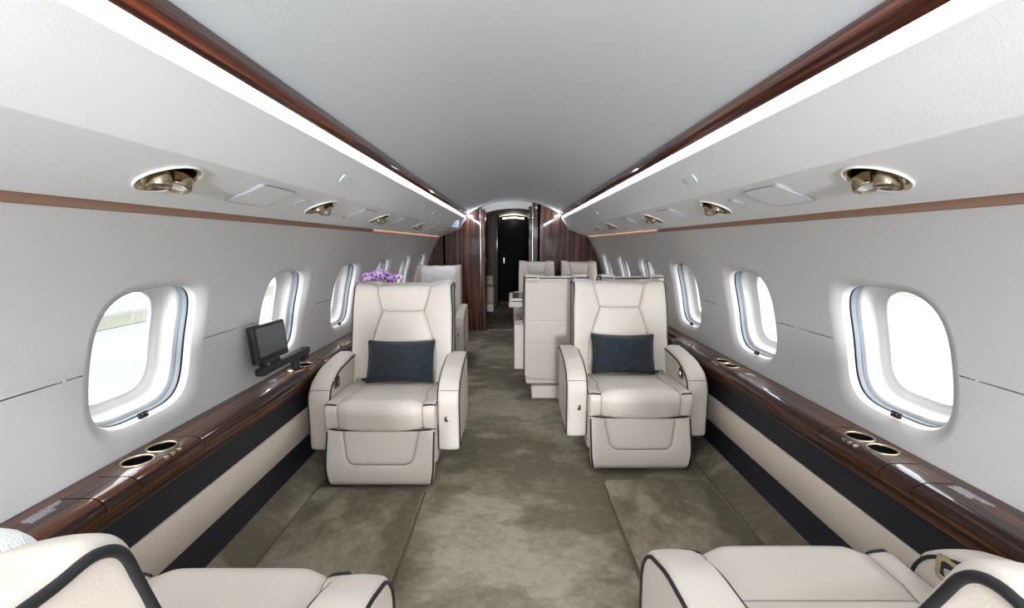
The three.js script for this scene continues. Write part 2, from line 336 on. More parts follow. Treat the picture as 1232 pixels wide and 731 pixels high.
// ---------------------------------------------------------------- overhead panels, wood rails, ceiling
const BIN = fillet([[0.985, 1.3], [0.86, 1.342, 0.3], [0.738, 1.392, 0.028], [0.645, 1.53, 0.02], [0.645, 1.566], [0.66, 1.62], [0.8, 1.6], [1.07, 1.36], [0.985, 1.3]], 0).slice(0, -1);
const onBin = (X) => 1.342 + (0.86 - X) * (X > 0.86 ? 0.336 : 0.41);      // height of its underside at X
const LX = 0.833, LAMPS = [...[1.1, 1.96, 2.82, 3.95].map(d => [d, 0.067]), ...[4.6, 5.5].map(d => [d, 0.037])];
for (const side of [-1, 1]) {
  const o = thing('overhead_panel', side < 0 ? 'long white overhead panel above the monitor side windows' : 'long white overhead panel above the windows opposite the monitor', 'overhead panel', [0, 0, 0], null, 'structure');
  let shell = new Brush(run(BIN, DBACK, DBULK - 0.02, side, 0.5)); shell.updateMatrixWorld();
  const ev = new Evaluator(); ev.useGroups = false;
  for (const [ld, lr] of LAMPS) {
    const c = new Brush(new THREE.CylinderGeometry(lr, lr, 0.06, 40)); c.position.set(side * LX, onBin(LX) + 0.005, -ld); c.rotation.z = -side * 0.37; c.updateMatrixWorld();
    shell = ev.evaluate(shell, c, SUBTRACTION);
  }
  part('shell', shell.geometry, M.bin, o);
  // service panels, speaker ovals and face plates let into it
  const tilt = Math.atan(0.37);
  for (const [d, len] of [[1.5, 0.21], [2.45, 0.2], [3.3, 0.2]]) {
    const q = part('access_panel', flat(rrect(0.125, len, 0.015), 0.004, 0.0015), M.bin, o); q.rotation.set(Math.PI / 2, 0, 0);
    const h = new THREE.Group(); h.name = 'access_hatch'; o.add(h); h.add(q);
    h.position.set(side * 0.83, onBin(0.83) + 0.0002, -d); h.rotation.z = -side * tilt;
    const rim = part('hatch_seam', tube(rrect(0.131, len + 0.006, 0.018).map(p => new THREE.Vector3(p[0], -0.002, p[1])), 0.0022, 60, 5, true), M.slot, h);
    rim.position.y = -0.0005;
  }
  for (const d of [1.76, 3.05]) {
    const h = part('speaker_disc', new THREE.CylinderGeometry(0.03, 0.03, 0.006, 28), M.bin, o); h.position.set(side * 0.83, onBin(0.83) - 0.001, -d); h.rotation.z = -side * tilt;
    const t = part('disc_ring', new THREE.TorusGeometry(0.031, 0.0018, 6, 32).rotateX(Math.PI / 2), M.slot, h); t.position.y = -0.001;
  }
  for (const d of [1.86, 3.9]) {
    const h = part('face_plate', flat(rrect(0.085, 0.034, 0.012), 0.003, 0.001), M.ceiling, o, 'small pale grey plate');
    h.position.set(side * 0.6895, 1.453, -d); h.rotation.set(0, -side * Math.PI / 2, 0); h.rotateX(Math.atan2(0.093, 0.118));
  }
  const rail = thing('trim_' + (side < 0 ? 1 : 2), side < 0 ? 'glossy rosewood ceiling rail on the monitor side' : 'glossy rosewood ceiling rail opposite the monitor', 'wood rail', [0, 0, 0], null, 'structure');
  part('rail', run(fillet([[0.644, 1.568], [0.618, 1.566, 0.006], [0.606, 1.541, 0.005], [0.588, 1.568, 0.028], [0.6, 1.606, 0.01], [0.644, 1.612]], 0), DBACK, DBULK - 0.14, side, 0.9), M.railWood, rail);
  const led = thing('cove_light', side < 0 ? 'bright cove light tip where the monitor side rail meets the bulkhead' : 'bright cove light tip at the bulkhead, opposite the monitor side', 'light', [side * 0.612, 1.578, -(DBULK - 0.09)]);
  part('lamp', rbox(0.024, 0.03, 0.07, 0.006), M.led, led);
  part('light_strip', rbox(0.018, 0.003, DBULK - 0.15 - 0.3, 0.001, side * 0.019, -0.0135, (DBULK - 0.15 - 0.3) / 2 + 0.06), M.ledStrip, led, 'thin light strip hidden behind the wood rail');
  const L0 = 0.3, L1 = DBULK - 0.15, ra = new THREE.RectAreaLight(0xe8f1ff, 16, 0.018, L1 - L0);
  ra.position.set(side * 0.631, 1.562, -(L0 + L1) / 2); ra.rotation.set(-Math.PI / 2, 0, 0); ra.rotateY(side * 0.85); scene.add(ra);
  const pl = new THREE.PointLight(0xeef4ff, 0.04, 0, 2); pl.position.set(side * 0.58, 1.57, -(DBULK - 0.1)); scene.add(pl);
}
{
  const arcY = x => { const sag = 0.178, h = 0.62, r = (h * h + sag * sag) / (2 * sag); return 1.602 - (r - sag) + Math.sqrt(r * r - x * x); };
  const pts = []; for (let k = 0; k <= 40; k++) { const x = -0.62 + 1.24 * k / 40; pts.push([x, arcY(x)]); }
  for (let k = 40; k >= 0; k--) { const x = -0.62 + 1.24 * k / 40; pts.push([x, arcY(x) + 0.02]); }
  const c = thing('ceiling', 'pale grey vaulted cabin ceiling', 'ceiling', [0, 0, 0], null, 'structure');
  part('vault', run(pts, DBACK, DEND, 1, 0.5), M.ceiling, c);
  const arch = []; for (let k = 0; k <= 24; k++) { const x = -0.6 + 1.2 * k / 24; arch.push([x, arcY(x) - 0.004]); }
  arch.push([0.6, 1.6], [0.45, 1.6]); for (let k = 1; k < 20; k++) { const x = 0.45 - 0.9 * k / 20; arch.push([x, 1.6 + 0.075 * (1 - (x / 0.45) ** 2)]); } arch.push([-0.45, 1.6], [-0.6, 1.6]);
  part('vestibule_header', run(arch, DBULK + 0.04, DBULK + 0.3, 1, 0.5), M.white, c, 'white arched header over the bulkhead doorway');
  // aft end of the cabin, behind the photographer
  const aft = thing('wall_back', 'pale aft cabin partition', 'wall', [0, 0, 0], null, 'structure');
  part('panel', new THREE.BoxGeometry(2.8, 2.1, 0.04).translate(0, 0.95, -DBACK + 0.03), M.wall, aft);
}

// ---------------------------------------------------------------- forward bulkhead and vestibule
const hullX = y => Math.sqrt(Math.max(0, 1.3 * 1.3 - (y - CY) ** 2));
{
  const b = thing('wall_front', 'glossy dark rosewood bulkhead with a central doorway', 'bulkhead', [0, 0, 0], null, 'structure');
  const top = x => { const sag = 0.178, h = 0.62, r = (h * h + sag * sag) / (2 * sag); return Math.abs(x) < 0.62 ? 1.606 - (r - sag) + Math.sqrt(r * r - x * x) : 1.61; };
  const panel = (x0, x1, y0, y1, nm) => {
    const s = Math.sign(x0 + x1), a = Math.min(Math.abs(x0), Math.abs(x1)), c = [];
    c.push([a, y0]); const yt = y1 ?? top(a);
    for (let k = 0; k <= 20; k++) { const y = y0 + ((y1 ?? 1.45) - y0) * k / 20; c.push([hullX(y), y]); }
    if (!y1) { c.push([0.95, 1.5]); for (let k = 0; k <= 12; k++) { const x = 0.75 + (a - 0.75) * k / 12; c.push([x, top(x)]); } } else c.push([a, yt]);
    const g = flat(c.map(p => [p[0] * s, p[1]]), 0.035).translate(0, 0, -DBULK - 0.035);
    const u = g.attributes.uv; for (let i = 0; i < u.count; i++) { const x = u.getX(i), y = u.getY(i); u.setXY(i, y, x); }
    part(nm, g, M.darkWood, b);
  };
  panel(-0.44, -1.3, 0.3, null, 'veneer_panel'); panel(-0.44, -1.3, 0.0, 0.296, 'veneer_panel');
  panel(0.25, 1.3, 0.3, null, 'veneer_panel'); panel(0.25, 1.3, 0.0, 0.296, 'veneer_panel');
  const vert = g => { const u = g.attributes.uv, p = g.attributes.position; for (let i = 0; i < u.count; i++) u.setXY(i, p.getY(i), p.getX(i) + p.getZ(i)); return g; };
  part('post', vert(rbox(0.06, 1.66, 0.16, 0.02, -0.415, 0.83, -DBULK - 0.04)), M.darkWood, b);
  part('post', vert(rbox(0.05, 1.7, 0.1, 0.01, 0.225, 0.85, -DBULK - 0.03)), M.darkWood, b);
  part('edge_trim', rbox(0.012, 1.66, 0.02, 0.004, -0.45, 0.83, -DBULK + 0.03), M.chrome, b, 'bright metal edge strip');
  part('edge_trim', rbox(0.01, 1.7, 0.014, 0.004, 0.254, 0.85, -DBULK + 0.012), M.chrome, b, 'bright metal edge strip');
  const sn = part('sensor', new THREE.CylinderGeometry(0.014, 0.017, 0.02, 20).rotateX(Math.PI / 2), M.white, b, 'small round white sensor'); sn.position.set(0.3, 1.68, -DBULK + 0.012);
  // vestibule beyond
  const v = thing('wall_vestibule', 'dark wood vestibule walls beyond the bulkhead doorway', 'wall', [0, 0, 0], null, 'structure');
  part('side_wall', vert(new THREE.BoxGeometry(0.03, 1.85, DEND - DBULK).translate(0.34, 0.9, -(DBULK + DEND) / 2)), M.darkWood, v);
  part('side_wall', vert(new THREE.BoxGeometry(0.03, 1.85, DEND - DBULK).translate(-0.95, 0.9, -(DBULK + DEND) / 2)), M.darkWood, v);
  part('end_wall', vert(new THREE.BoxGeometry(0.9, 1.9, 0.03).translate(-0.72, 0.9, -8.75)), M.darkWood, v);
  part('post', vert(rbox(0.03, 1.75, 0.06, 0.008, -0.285, 0.87, -8.72)), M.gloss, v);
  part('end_wall', new THREE.BoxGeometry(1.4, 1.9, 0.03).translate(-0.3, 0.9, -DEND), M.gloss, v);
  const d = thing('door_1', 'glossy black door at the end of the vestibule', 'door', [0.03, 0, -DEND + 0.02], null, 'structure');
  part('leaf', rbox(0.6, 1.62, 0.03, 0.006, 0, 0.82, 0.015), M.gloss, d); part('handle', rbox(0.015, 0.12, 0.03, 0.004, -0.22, 0.85, 0.045), M.chrome, d, 'chrome handle');
  const l = thing('ceiling_light', 'slim bright light strip above the black vestibule door', 'light', [0.0, 1.725, -DEND + 0.12]);
  part('tube', tube([-0.22, -0.11, 0, 0.11, 0.22].map(x => new THREE.Vector3(x, -0.35 * x * x, 0)), 0.012, 24), M.lampStrip, l);
  const pl = new THREE.PointLight(0xfff1e0, 0.07, 0, 2); pl.position.set(0, 1.66, -DEND + 0.2); scene.add(pl);
  const ft = thing('floor_vestibule', 'taupe carpet of the vestibule', 'floor', [0, 0, 0], null, 'structure');
  part('threshold', rbox(0.6, 0.006, 0.03, 0.002, -0.09, 0.003, -DBULK - 0.02), M.chrome, ft);
}

// ---------------------------------------------------------------- side ledges with cup holders
function ledge(side) {
  const o = thing('side_ledge', side < 0 ? 'glossy rosewood side ledge carrying the monitor' : 'glossy rosewood side ledge opposite the monitor', 'ledge');
  const off = side > 0 ? 0.075 : 0;
  const NOSE = fillet([[1.172, 0.56], [1.075, 0.562, 0.06], [1.05, 0.535, 0.02], [1.062, 0.508, 0.012], [1.08, 0.505], [1.08, 0.54], [1.172, 0.54]], 0, 10);
  const cuts = [DBACK, -2, -0.4, 0.62, 1.075 + off, 1.185 + off, 1.45 + off, 2.17 + off, 2.46 + off, 2.95];
  const cupAt = [[1.275, 1.135, 1], [1.37, 1.135, 1], [2.26, 1.13, 1], [2.36, 1.13, 1]].map(([d, x]) => [d + off, x]);
  for (let i = 0; i < cuts.length - 1; i++) {
    let g = run(NOSE, cuts[i] + 0.002, cuts[i + 1] - 0.002, side, 0.8);
    const holes = cupAt.filter(c => c[0] > cuts[i] && c[0] < cuts[i + 1]);
    if (holes.length) {
      const ev = new Evaluator(); ev.useGroups = false; let br = new Brush(g); br.updateMatrixWorld();
      for (const [d, x] of holes) { const c = new Brush(new THREE.CylinderGeometry(0.0375, 0.0375, 0.2, 40).translate(side * x, 0.56, -d)); c.updateMatrixWorld(); br = ev.evaluate(br, c, SUBTRACTION); }
      g = br.geometry;
    }
    part('lid', g, M.wood, o);
  }
  // rounded end of the wide ledge by the seat back, and the narrow ledge that goes on forward
  const e = []; for (let k = 0; k <= 10; k++) { const a = k / 10 * Math.PI / 2; e.push([1.04 + 0.13 * (1 - Math.cos(a)), 0.13 * Math.sin(a)]); } e.push([1.172, 0]);
  part('end_piece', flat(e.map(p => [p[0] * side, p[1]]), 0.045, 0.004).rotateX(-Math.PI / 2).translate(0, 0.512, -2.952), M.wood, o);
  part('border_strip', run([[1.1745, 0.555], [1.215, 0.555], [1.215, 0.54], [1.1745, 0.54]], DBACK, DBULK - 0.01, side), M.wood, o, 'darker wood border along the wall');
  part('narrow_ledge', run(fillet([[1.173, 0.553], [1.14, 0.553, 0.01], [1.14, 0.52], [1.173, 0.52]], 0), 3.09, DBULK - 0.01, side), M.wood, o);
  part('fascia', run(fillet([[1.085, 0.53], [1.075, 0.5, 0.01], [1.084, 0.462, 0.01], [1.1, 0.46], [1.11, 0.53]], 0), DBACK, 3.09, side), M.wood, o);
  for (const [d, x] of cupAt) {
    const c = new THREE.Group(); c.name = 'cup_holder'; c.position.set(side * x, 0.561, -d); o.add(c);
    part('ring', new THREE.TorusGeometry(0.0395, 0.0042, 10, 48).rotateX(Math.PI / 2), M.gold, c, 'polished metal ring');
    part('well', new THREE.LatheGeometry([[0.0001, -0.062], [0.033, -0.062], [0.0365, -0.055], [0.0372, 0]].map(p => new THREE.Vector2(...p)), 40), M.cup, c);
  }
  for (const base of [1.325, 2.31]) for (let k = -1; k <= 1; k++) {
    const b = part('button', new THREE.CylinderGeometry(0.007, 0.008, 0.006, 16), M.gold, o); b.position.set(side * 1.068, 0.5615, -(base + off + k * 0.026)); b.rotation.z = side * 0.15;
  }
  const kn = part('button', new THREE.CylinderGeometry(0.012, 0.014, 0.012, 20), M.gold, o); kn.position.set(side * 1.1, 0.566, -2.82);
  for (const d of [1.02 + off * 0.9, 2.08 + off * 1.2]) {
    const p = part('placard', new THREE.PlaneGeometry(d > 2 ? 0.06 : 0.1, 0.036).rotateX(-Math.PI / 2).rotateY(side < 0 ? Math.PI / 2 : -Math.PI / 2), M.placard, o, 'white printed notice');
    p.position.set(side * 1.148, 0.5615, -d);
  }
  return o;
}
ledge(-1); ledge(1);

// ---------------------------------------------------------------- reading lights in the overhead panels
function readingLight(label, side, d, small, group) {
  const X = 0.833, o = thing('reading_light', label, 'reading light', [side * X, onBin(X) - 0.001, -d], group);
  o.rotation.z = -side * 0.37;
  const k = small ? 0.55 : 1; o.scale.setScalar(k);
  part('dish', new THREE.LatheGeometry([[0.0001, 0.03], [0.03, 0.028], [0.05, 0.018], [0.06, 0.006], [0.066, -0.003], [0.071, -0.004], [0.072, 0.0], [0.068, 0.003]].map(p => new THREE.Vector2(...p)), 48), M.gold, o);
  part('rim', new THREE.TorusGeometry(0.0705, 0.003, 8, 48).rotateX(Math.PI / 2).translate(0, -0.002, 0), M.white, o);
  const barrel = (z, r, nm, inner, mat) => {
    const b = part(nm, new THREE.LatheGeometry([[0.0001, 0.02], [r * 0.8, 0.02], [r, 0.008], [r, -0.016], [r * 0.93, -0.02], [r * 0.78, -0.019], [r * 0.76, -0.012], [0.0001, -0.012]].map(p => new THREE.Vector2(...p)), 32), M.gold, o);
    b.position.set(0, -0.003, z); b.rotation.x = z * 6 - 0.3; b.rotation.z = side * 0.35;
    part(inner, new THREE.SphereGeometry(r * 0.74, 20, 8, 0, Math.PI * 2, 0, Math.PI / 2).scale(1, 0.35, 1).rotateX(Math.PI).translate(0, -0.0125, 0), mat, b);
  };
  barrel(0.031, 0.025, 'air_nozzle', 'nozzle_core', M.cup); barrel(-0.03, 0.03, 'lamp_barrel', 'lens', M.lens);
  return o;
}
for (const side of [-1, 1]) {
  const w = side < 0 ? 'over the monitor side' : 'opposite the monitor side';
  for (const d of [1.1, 1.96, 2.82, 3.95]) readingLight('polished gold reading light and air nozzle set in the overhead panel ' + w, side, d, false, side < 0 ? 'reading lights over the monitor side' : 'reading lights opposite the monitor side');
  for (const d of [4.6, 5.5]) readingLight('little gold air nozzle in the overhead panel near the bulkhead ' + w, side, d, true, side < 0 ? 'small nozzles over the monitor side' : 'small nozzles opposite the monitor side');
}
{
  const o = thing('information_display', 'small white display box hung on the overhead panel by the bulkhead', 'display', [-0.715, 1.435, -5.45]);
  part('case', rbox(0.12, 0.085, 0.04, 0.008), M.white, o); part('screen', rbox(0.07, 0.05, 0.004, 0.001, 0.005, 0, 0.021), M.display, o); o.rotation.y = 0.25; o.rotation.z = -0.15;
}

// ---------------------------------------------------------------- seats
// skin wrapped over a side profile [[z, y], ...] that runs bottom front -> up -> over -> rear; x across
function wrap(prof, hw, nx, disp, edgeR, region) {
  const n = prof.length, s = [0]; for (let i = 1; i < n; i++) s.push(s[i - 1] + Math.hypot(prof[i][0] - prof[i - 1][0], prof[i][1] - prof[i - 1][1]));
  const nor = prof.map((p, i) => { const a = prof[Math.max(0, i - 1)], b = prof[Math.min(n - 1, i + 1)], dz = b[0] - a[0], dy = b[1] - a[1], l = Math.hypot(dz, dy) || 1; return [dy / l, -dz / l]; });
  const us = []; for (let k = 0; k <= nx; k++) us.push(-1 + 2 * k / nx);
  const w0 = hw(0); for (const e of [0.08, 0.25, 0.5, 0.75].map(q => q * edgeR / w0)) us.push(1 - e, e - 1);
  us.sort((a, b) => a - b);
  const pos = [], uv = [], info = [];
  const at = (x, i, w) => {
    const e = w - Math.abs(x); let D = disp(x, s[i], i); if (e < edgeR) D -= edgeR - Math.sqrt(Math.max(0, edgeR * edgeR - (edgeR - e) ** 2));
    return [x, prof[i][1] + nor[i][1] * D, prof[i][0] + nor[i][0] * D];
  };
  for (let i = 0; i < n; i++) { const w = hw(s[i]); for (const u of us) { const x = u * w; pos.push(...at(x, i, w)); uv.push(x, s[i]); info.push([x, s[i]]); } }
  const m = us.length, idx = {}, all = [];
  for (let i = 0; i < n - 1; i++) for (let k = 0; k < m - 1; k++) {
    const a = i * m + k, b = a + 1, c = a + m, e = c + 1, r = region ? region(info[a][0] * 0.5 + info[e][0] * 0.5, (s[i] + s[i + 1]) / 2) : 'skin';
    (idx[r] ||= []).push(a, b, e, a, e, c); all.push(a, b, e, a, e, c);
  }
  const whole = geoFrom(pos, all, uv), out = {};
  for (const r in idx) {                                   // split by region, keeping the shared normals
    const map = new Map(), P = [], N = [], U = [], I = [];
    for (const v of idx[r]) { if (!map.has(v)) { map.set(v, P.length / 3); for (let q = 0; q < 3; q++) { P.push(pos[v * 3 + q]); N.push(whole.attributes.normal.array[v * 3 + q]); } U.push(uv[v * 2], uv[v * 2 + 1]); } I.push(map.get(v)); }
    const g = new THREE.BufferGeometry(); g.setAttribute('position', new THREE.Float32BufferAttribute(P, 3)); g.setAttribute('normal', new THREE.Float32BufferAttribute(N, 3)); g.setAttribute('uv', new THREE.Float32BufferAttribute(U, 2)); g.setIndex(I); out[r] = g;
  }
  const caps = [-1, 1].map(q => {
    const P = [], U = [], poly = []; for (let i = 0; i < n; i++) { const v = at(q * hw(s[i]), i, hw(s[i])); P.push(...v); U.push(v[2], v[1]); poly.push(new THREE.Vector2(v[2], v[1])); }
    return geoFrom(P, THREE.ShapeUtils.triangulateShape(poly, []).flat(), U);
  });
  const seam = (poly, off = 0.0) => {                       // dark tube painting the shade line of a seam: poly of [x, s]
    const l = []; for (let k = 0; k < poly.length - 1; k++) { const [ax, as] = poly[k], [bx, bs] = poly[k + 1], m2 = Math.max(1, Math.round(Math.hypot(bx - ax, bs - as) / 0.012)); for (let j = k ? 1 : 0; j <= m2; j++) { const sx = ax + (bx - ax) * j / m2, ss = as + (bs - as) * j / m2; if (ss < 0 || ss > s[n - 1]) continue; let i = s.findIndex(v => v >= ss); const w = hw(s[i]); if (Math.abs(sx) > w) continue; const e = at(sx, i, w); l.push(new THREE.Vector3(e[0], e[1] + nor[i][1] * off, e[2] + nor[i][0] * off)); } }
    return tube(l, 0.0023, l.length * 2, 5);
  };
  const pipe = (q, i0, i1, r = 0.0055, lift = 0.001, inset = 0) => { const l = []; for (let i = i0; i <= i1; i += 2) { const w = hw(s[i]), e = at(q * (w - inset), i, w); l.push(new THREE.Vector3(q * (w + lift - inset), e[1] + nor[i][1] * lift, e[2] + nor[i][0] * lift)); } return tube(l, r, l.length * 2, 7); };
  return { out, caps, pipe, seam, s, n, nor, at, hw };
}
function segDist(px, py, poly) { let b = 9; for (let i = 0; i < poly.length - 1; i++) { const [ax, ay] = poly[i], [bx, by] = poly[i + 1], dx = bx - ax, dy = by - ay, t = clamp(((px - ax) * dx + (py - ay) * dy) / (dx * dx + dy * dy), 0, 1), d = Math.hypot(px - ax - dx * t, py - ay - dy * t); if (d < b) b = d; } return b; }
const polyX = (poly, y) => { for (let i = 0; i < poly.length - 1; i++) { const [ax, ay] = poly[i], [bx, by] = poly[i + 1]; if (y >= ay && y <= by) return ax + (bx - ax) * (y - ay) / (by - ay); } return y < poly[0][1] ? poly[0][0] : poly[poly.length - 1][0]; };
const groove = (d, depth = 0.008, w = 0.0048) => -depth * Math.exp(-((d / w) ** 2));
const puff = (d, h, l) => h * (1 - Math.exp(-d / l));

const BACKPROF = fillet([[0.035, 0.34], [-0.04, 0.66, 0.9], [-0.095, 0.945, 0.035], [-0.232, 0.958, 0.022], [-0.205, 0.5, 0.3], [-0.15, 0.19]], 0.0055, 10);
const seatGeo = (() => {
  const S = {};
  // backrest
  {
    const top = BACKPROF.findIndex(p => p[0] < -0.128);
    let sTop = 0; for (let i = 1; i <= top; i++) sTop += Math.hypot(BACKPROF[i][0] - BACKPROF[i - 1][0], BACKPROF[i][1] - BACKPROF[i - 1][1]);
    const A = [[0.158, -0.02], [0.156, 0.03], [0.148, 0.08], [0.136, 0.125], [0.12, 0.17]], B = [[0.12, 0.17], [0.142, 0.23], [0.168, 0.31], [0.186, 0.38], [0.192, 0.45], [0.192, 0.7]], C = [[-0.005, 0.172], [0.12, 0.17]];
    const hw = s => 0.289 - 0.008 * sst(0.45, 0.62, s) * (s < sTop ? 1 : 1);
    const disp = (x, s) => {
      const t = sTop - s, ax = Math.abs(x);
      if (t < -0.13) { const q = s - sTop; return -0.003 * Math.exp(-(((q - 0.42) / 0.004) ** 2)) - 0.003 * Math.exp(-(((q - 0.6) / 0.004) ** 2)); }
      const d1 = Math.min(segDist(ax, t, A), segDist(ax, t, B)), d2 = segDist(ax, t, C), d = Math.min(d1, d2), f = sst(-0.132, -0.1, t) * (0.75 + 0.25 * sst(-0.02, 0.05, t));
      const bol = ax > polyX(t < 0.17 ? A : B, t);
      return f * (puff(d, bol ? 0.016 : 0.011, 0.035) + groove(d) + (bol ? 0.012 * sst(0.0, 0.1, d1) : 0));
    };
    const region = (x, s) => { const t = sTop - s, ax = Math.abs(x); if (t < 0.0) return 'back_shell'; if (ax > polyX(t < 0.17 ? A : B, t)) return 'side_bolster|' + (x > 0); return t < 0.171 ? 'headrest' : 'lumbar_cushion'; };
    const w = wrap(BACKPROF, hw, 128, disp, 0.016, region); S.back = w;
    const mir = p => p.map(([x, y]) => [-x, y]), toS = p => p.map(([x, t]) => [x, sTop - t]);
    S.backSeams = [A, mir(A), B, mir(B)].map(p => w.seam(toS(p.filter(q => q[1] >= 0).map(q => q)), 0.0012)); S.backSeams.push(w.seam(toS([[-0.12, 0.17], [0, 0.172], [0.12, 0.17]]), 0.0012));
    const ir = w.s.findIndex(v => v > sTop + 0.1), tp = []; for (let k = 0; k <= 12; k++) { const e = w.at(-0.28 + 0.56 * k / 12, ir, 0.289); tp.push(new THREE.Vector3(e[0], e[1] + 0.002, e[2])); }
    S.backTop = tube(tp, 0.0045, 30, 6);
    S.backPipes = [w.pipe(-1, 0, w.n - 1, 0.0058), w.pipe(1, 0, w.n - 1, 0.0058)];
  }
  // seat cushion
  {
    const prof = fillet([[0.36, 0.305], [0.462, 0.308, 0.014], [0.48, 0.43, 0.04], [0.2, 0.425, 0.4], [-0.02, 0.405]], 0.006, 10);
    const hw = () => 0.268;
    let sF = 0, i0 = 0; prof.forEach((p, i) => { if (p[0] > 0.45) i0 = i; }); for (let i = 1; i <= i0; i++) sF += Math.hypot(prof[i][0] - prof[i - 1][0], prof[i][1] - prof[i - 1][1]);
    const SEAM = [[0.205, 0.0], [0.205, sF], [0.21, sF + 0.1], [0.2, sF + 0.16], [0.19, sF + 0.2], [0.21, sF + 0.5]], CROSS = [[0, sF + 0.15], [0.205, sF + 0.15]];
    const disp = (x, s) => {
      const ax = Math.abs(x), d1 = segDist(ax, s, SEAM), d2 = segDist(ax, s, CROSS), d = Math.min(d1, d2), mid = ax < polyX(SEAM, s);
      const hump = mid ? 0.012 * sst(0.0, 0.06, d1) * sst(0.0, 0.05, sF + 0.16 - s) : 0;
      return puff(d, 0.007, 0.03) + groove(d, 0.006) + hump;
    };
    const region = (x, s) => Math.abs(x) > polyX(SEAM, s) ? 'cushion_bolster|' + (x > 0) : s < sF + 0.15 ? 'front_roll' : 'seat_cushion';
    const w = wrap(prof, hw, 110, disp, 0.014, region); S.cush = w;
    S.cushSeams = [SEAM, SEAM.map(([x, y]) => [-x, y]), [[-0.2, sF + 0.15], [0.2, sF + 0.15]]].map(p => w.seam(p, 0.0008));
    S.cushPipes = [];
    let it = 0; prof.forEach((p, i) => { if (p[0] > 0.44 && p[1] > 0.3 && p[1] < 0.42) it = i; });
    for (const q of [-1, 1]) {
      const l = []; for (const fx of [0.21, 0.225, 0.24, 0.255]) { const e = w.at(q * fx, it + 2, 0.268); l.push(new THREE.Vector3(e[0], e[1] + 0.002, e[2] + 0.0015)); }
      for (let i = it + 3; i < w.n; i += 3) { const e = w.at(q * 0.268, i, 0.268); l.push(new THREE.Vector3(q * 0.267, e[1] + 0.0025, e[2])); }
      S.cushPipes.push(tube(l, 0.0042, l.length * 3, 6));
    }
    S.cushPipes.push(tube([-0.266, -0.2, -0.1, 0, 0.1, 0.2, 0.266].map(x => new THREE.Vector3(x, 0.306, 0.474 - 0.02 * Math.max(0, Math.abs(x) - 0.2) / 0.066)), 0.0045, 30, 6));
  }
  // leg rest
  {
    const prof = fillet([[0.3, 0.04], [0.502, 0.034, 0.035], [0.508, 0.13, 0.3], [0.462, 0.3, 0.02], [0.36, 0.302]], 0.006, 10);
    const len = prof.reduce((a, p, i) => i ? a + Math.hypot(p[0] - prof[i - 1][0], p[1] - prof[i - 1][1]) : 0, 0);
    const hw = s => 0.246 + 0.02 * sst(0.12, 0.3, s) - 0.02 * (1 - sst(0.0, 0.22, s));
    const sT = len - 0.1;                                    // where the face meets the cushion
    const U = [[0, sT - 0.163]]; for (let k = 0; k <= 8; k++) { const a = k / 8 * Math.PI / 2; U.push([0.115 + 0.05 * Math.sin(a), sT - 0.113 - 0.05 * Math.cos(a)]); } U.push([0.18, sT - 0.04], [0.186, sT + 0.01]);
    const disp = (x, s) => { const d = segDist(Math.abs(x), s, U); return puff(d, 0.006, 0.03) + groove(d, 0.0075); };
    const region = (x, s) => { const ax = Math.abs(x); return s > sT - 0.163 && ax < (s < sT - 0.113 ? 0.115 + Math.sqrt(Math.max(0, 0.0025 - (sT - 0.113 - s) ** 2)) : polyX(U.slice(8), s)) && s < sT ? 'leg_rest_inset' : 'leg_rest'; };
    const w = wrap(prof, hw, 100, disp, 0.02, region); S.leg = w;
    let a = 0, b = 0; prof.forEach((p, i) => { if (p[0] < 0.44 && p[1] < 0.1) a = i; if (p[1] < 0.296) b = i; });
    S.legSeams = [w.seam([...U.slice().reverse(), ...U.map(([x, y]) => [-x, y])], 0.0012)];
    S.legPipes = [w.pipe(-1, a, b, 0.0045, 0.0015, 0.008), w.pipe(1, a, b, 0.0045, 0.0015, 0.008)];
  }
  // armrest (x centred on 0)
  {
    const prof = fillet([[0.2, 0.168], [0.4, 0.168, 0.02], [0.408, 0.49, 0.16], [0.24, 0.553, 0.3], [0.06, 0.572, 0.2], [-0.05, 0.575, 0.03], [-0.06, 0.4], [-0.06, 0.22]], 0.007, 12);
    const hw = () => 0.0525;
    let sS = 0; for (let i = 1; i < prof.length && !(prof[i][0] > 0.35 && prof[i][1] > 0.475); i++) sS += Math.hypot(prof[i][0] - prof[i - 1][0], prof[i][1] - prof[i - 1][1]);
    const disp = (x, s) => groove(Math.abs(s - sS), 0.003, 0.004) + 0.004 * (1 - (x / 0.0525) ** 2);
    const w = wrap(prof, hw, 22, disp, 0.012); S.arm = w;
    let a = 0, b = 0; prof.forEach((p, i) => { if (p[0] < 0.385 && p[1] < 0.18 && !b) a = i; if (p[0] > -0.045) b = i; });
    S.armSeam = w.seam([[-0.05, sS], [0.05, sS]], 0.0008);
    S.armPipes = [w.pipe(-1, a + 1, b, 0.0045), w.pipe(1, a + 1, b, 0.0045)];
  }
  S.shell = [rbox(0.53, 0.2, 0.5, 0.015, 0, 0.205, 0.16), rbox(0.5, 0.3, 0.1, 0.02, 0, 0.3, -0.08)];
  S.plinth = rbox(0.42, 0.1, 0.46, 0.01, 0, 0.05, 0.1);
  S.plate = flat(rrect(0.07, 0.056, 0.012), 0.005, 0.0015); S.hole = flat(rrect(0.046, 0.036, 0.008), 0.0045); S.pull = rbox(0.022, 0.024, 0.012, 0.004); S.bar = new THREE.CylinderGeometry(0.004, 0.004, 0.046, 12);
  S.sw = flat(rrect(0.018, 0.03, 0.003), 0.003, 0.001); S.swk = rbox(0.007, 0.012, 0.005, 0.0015);
  S.buckle = rbox(0.035, 0.016, 0.02, 0.004); S.tongue = rbox(0.022, 0.012, 0.028, 0.003);
  return S;
})();
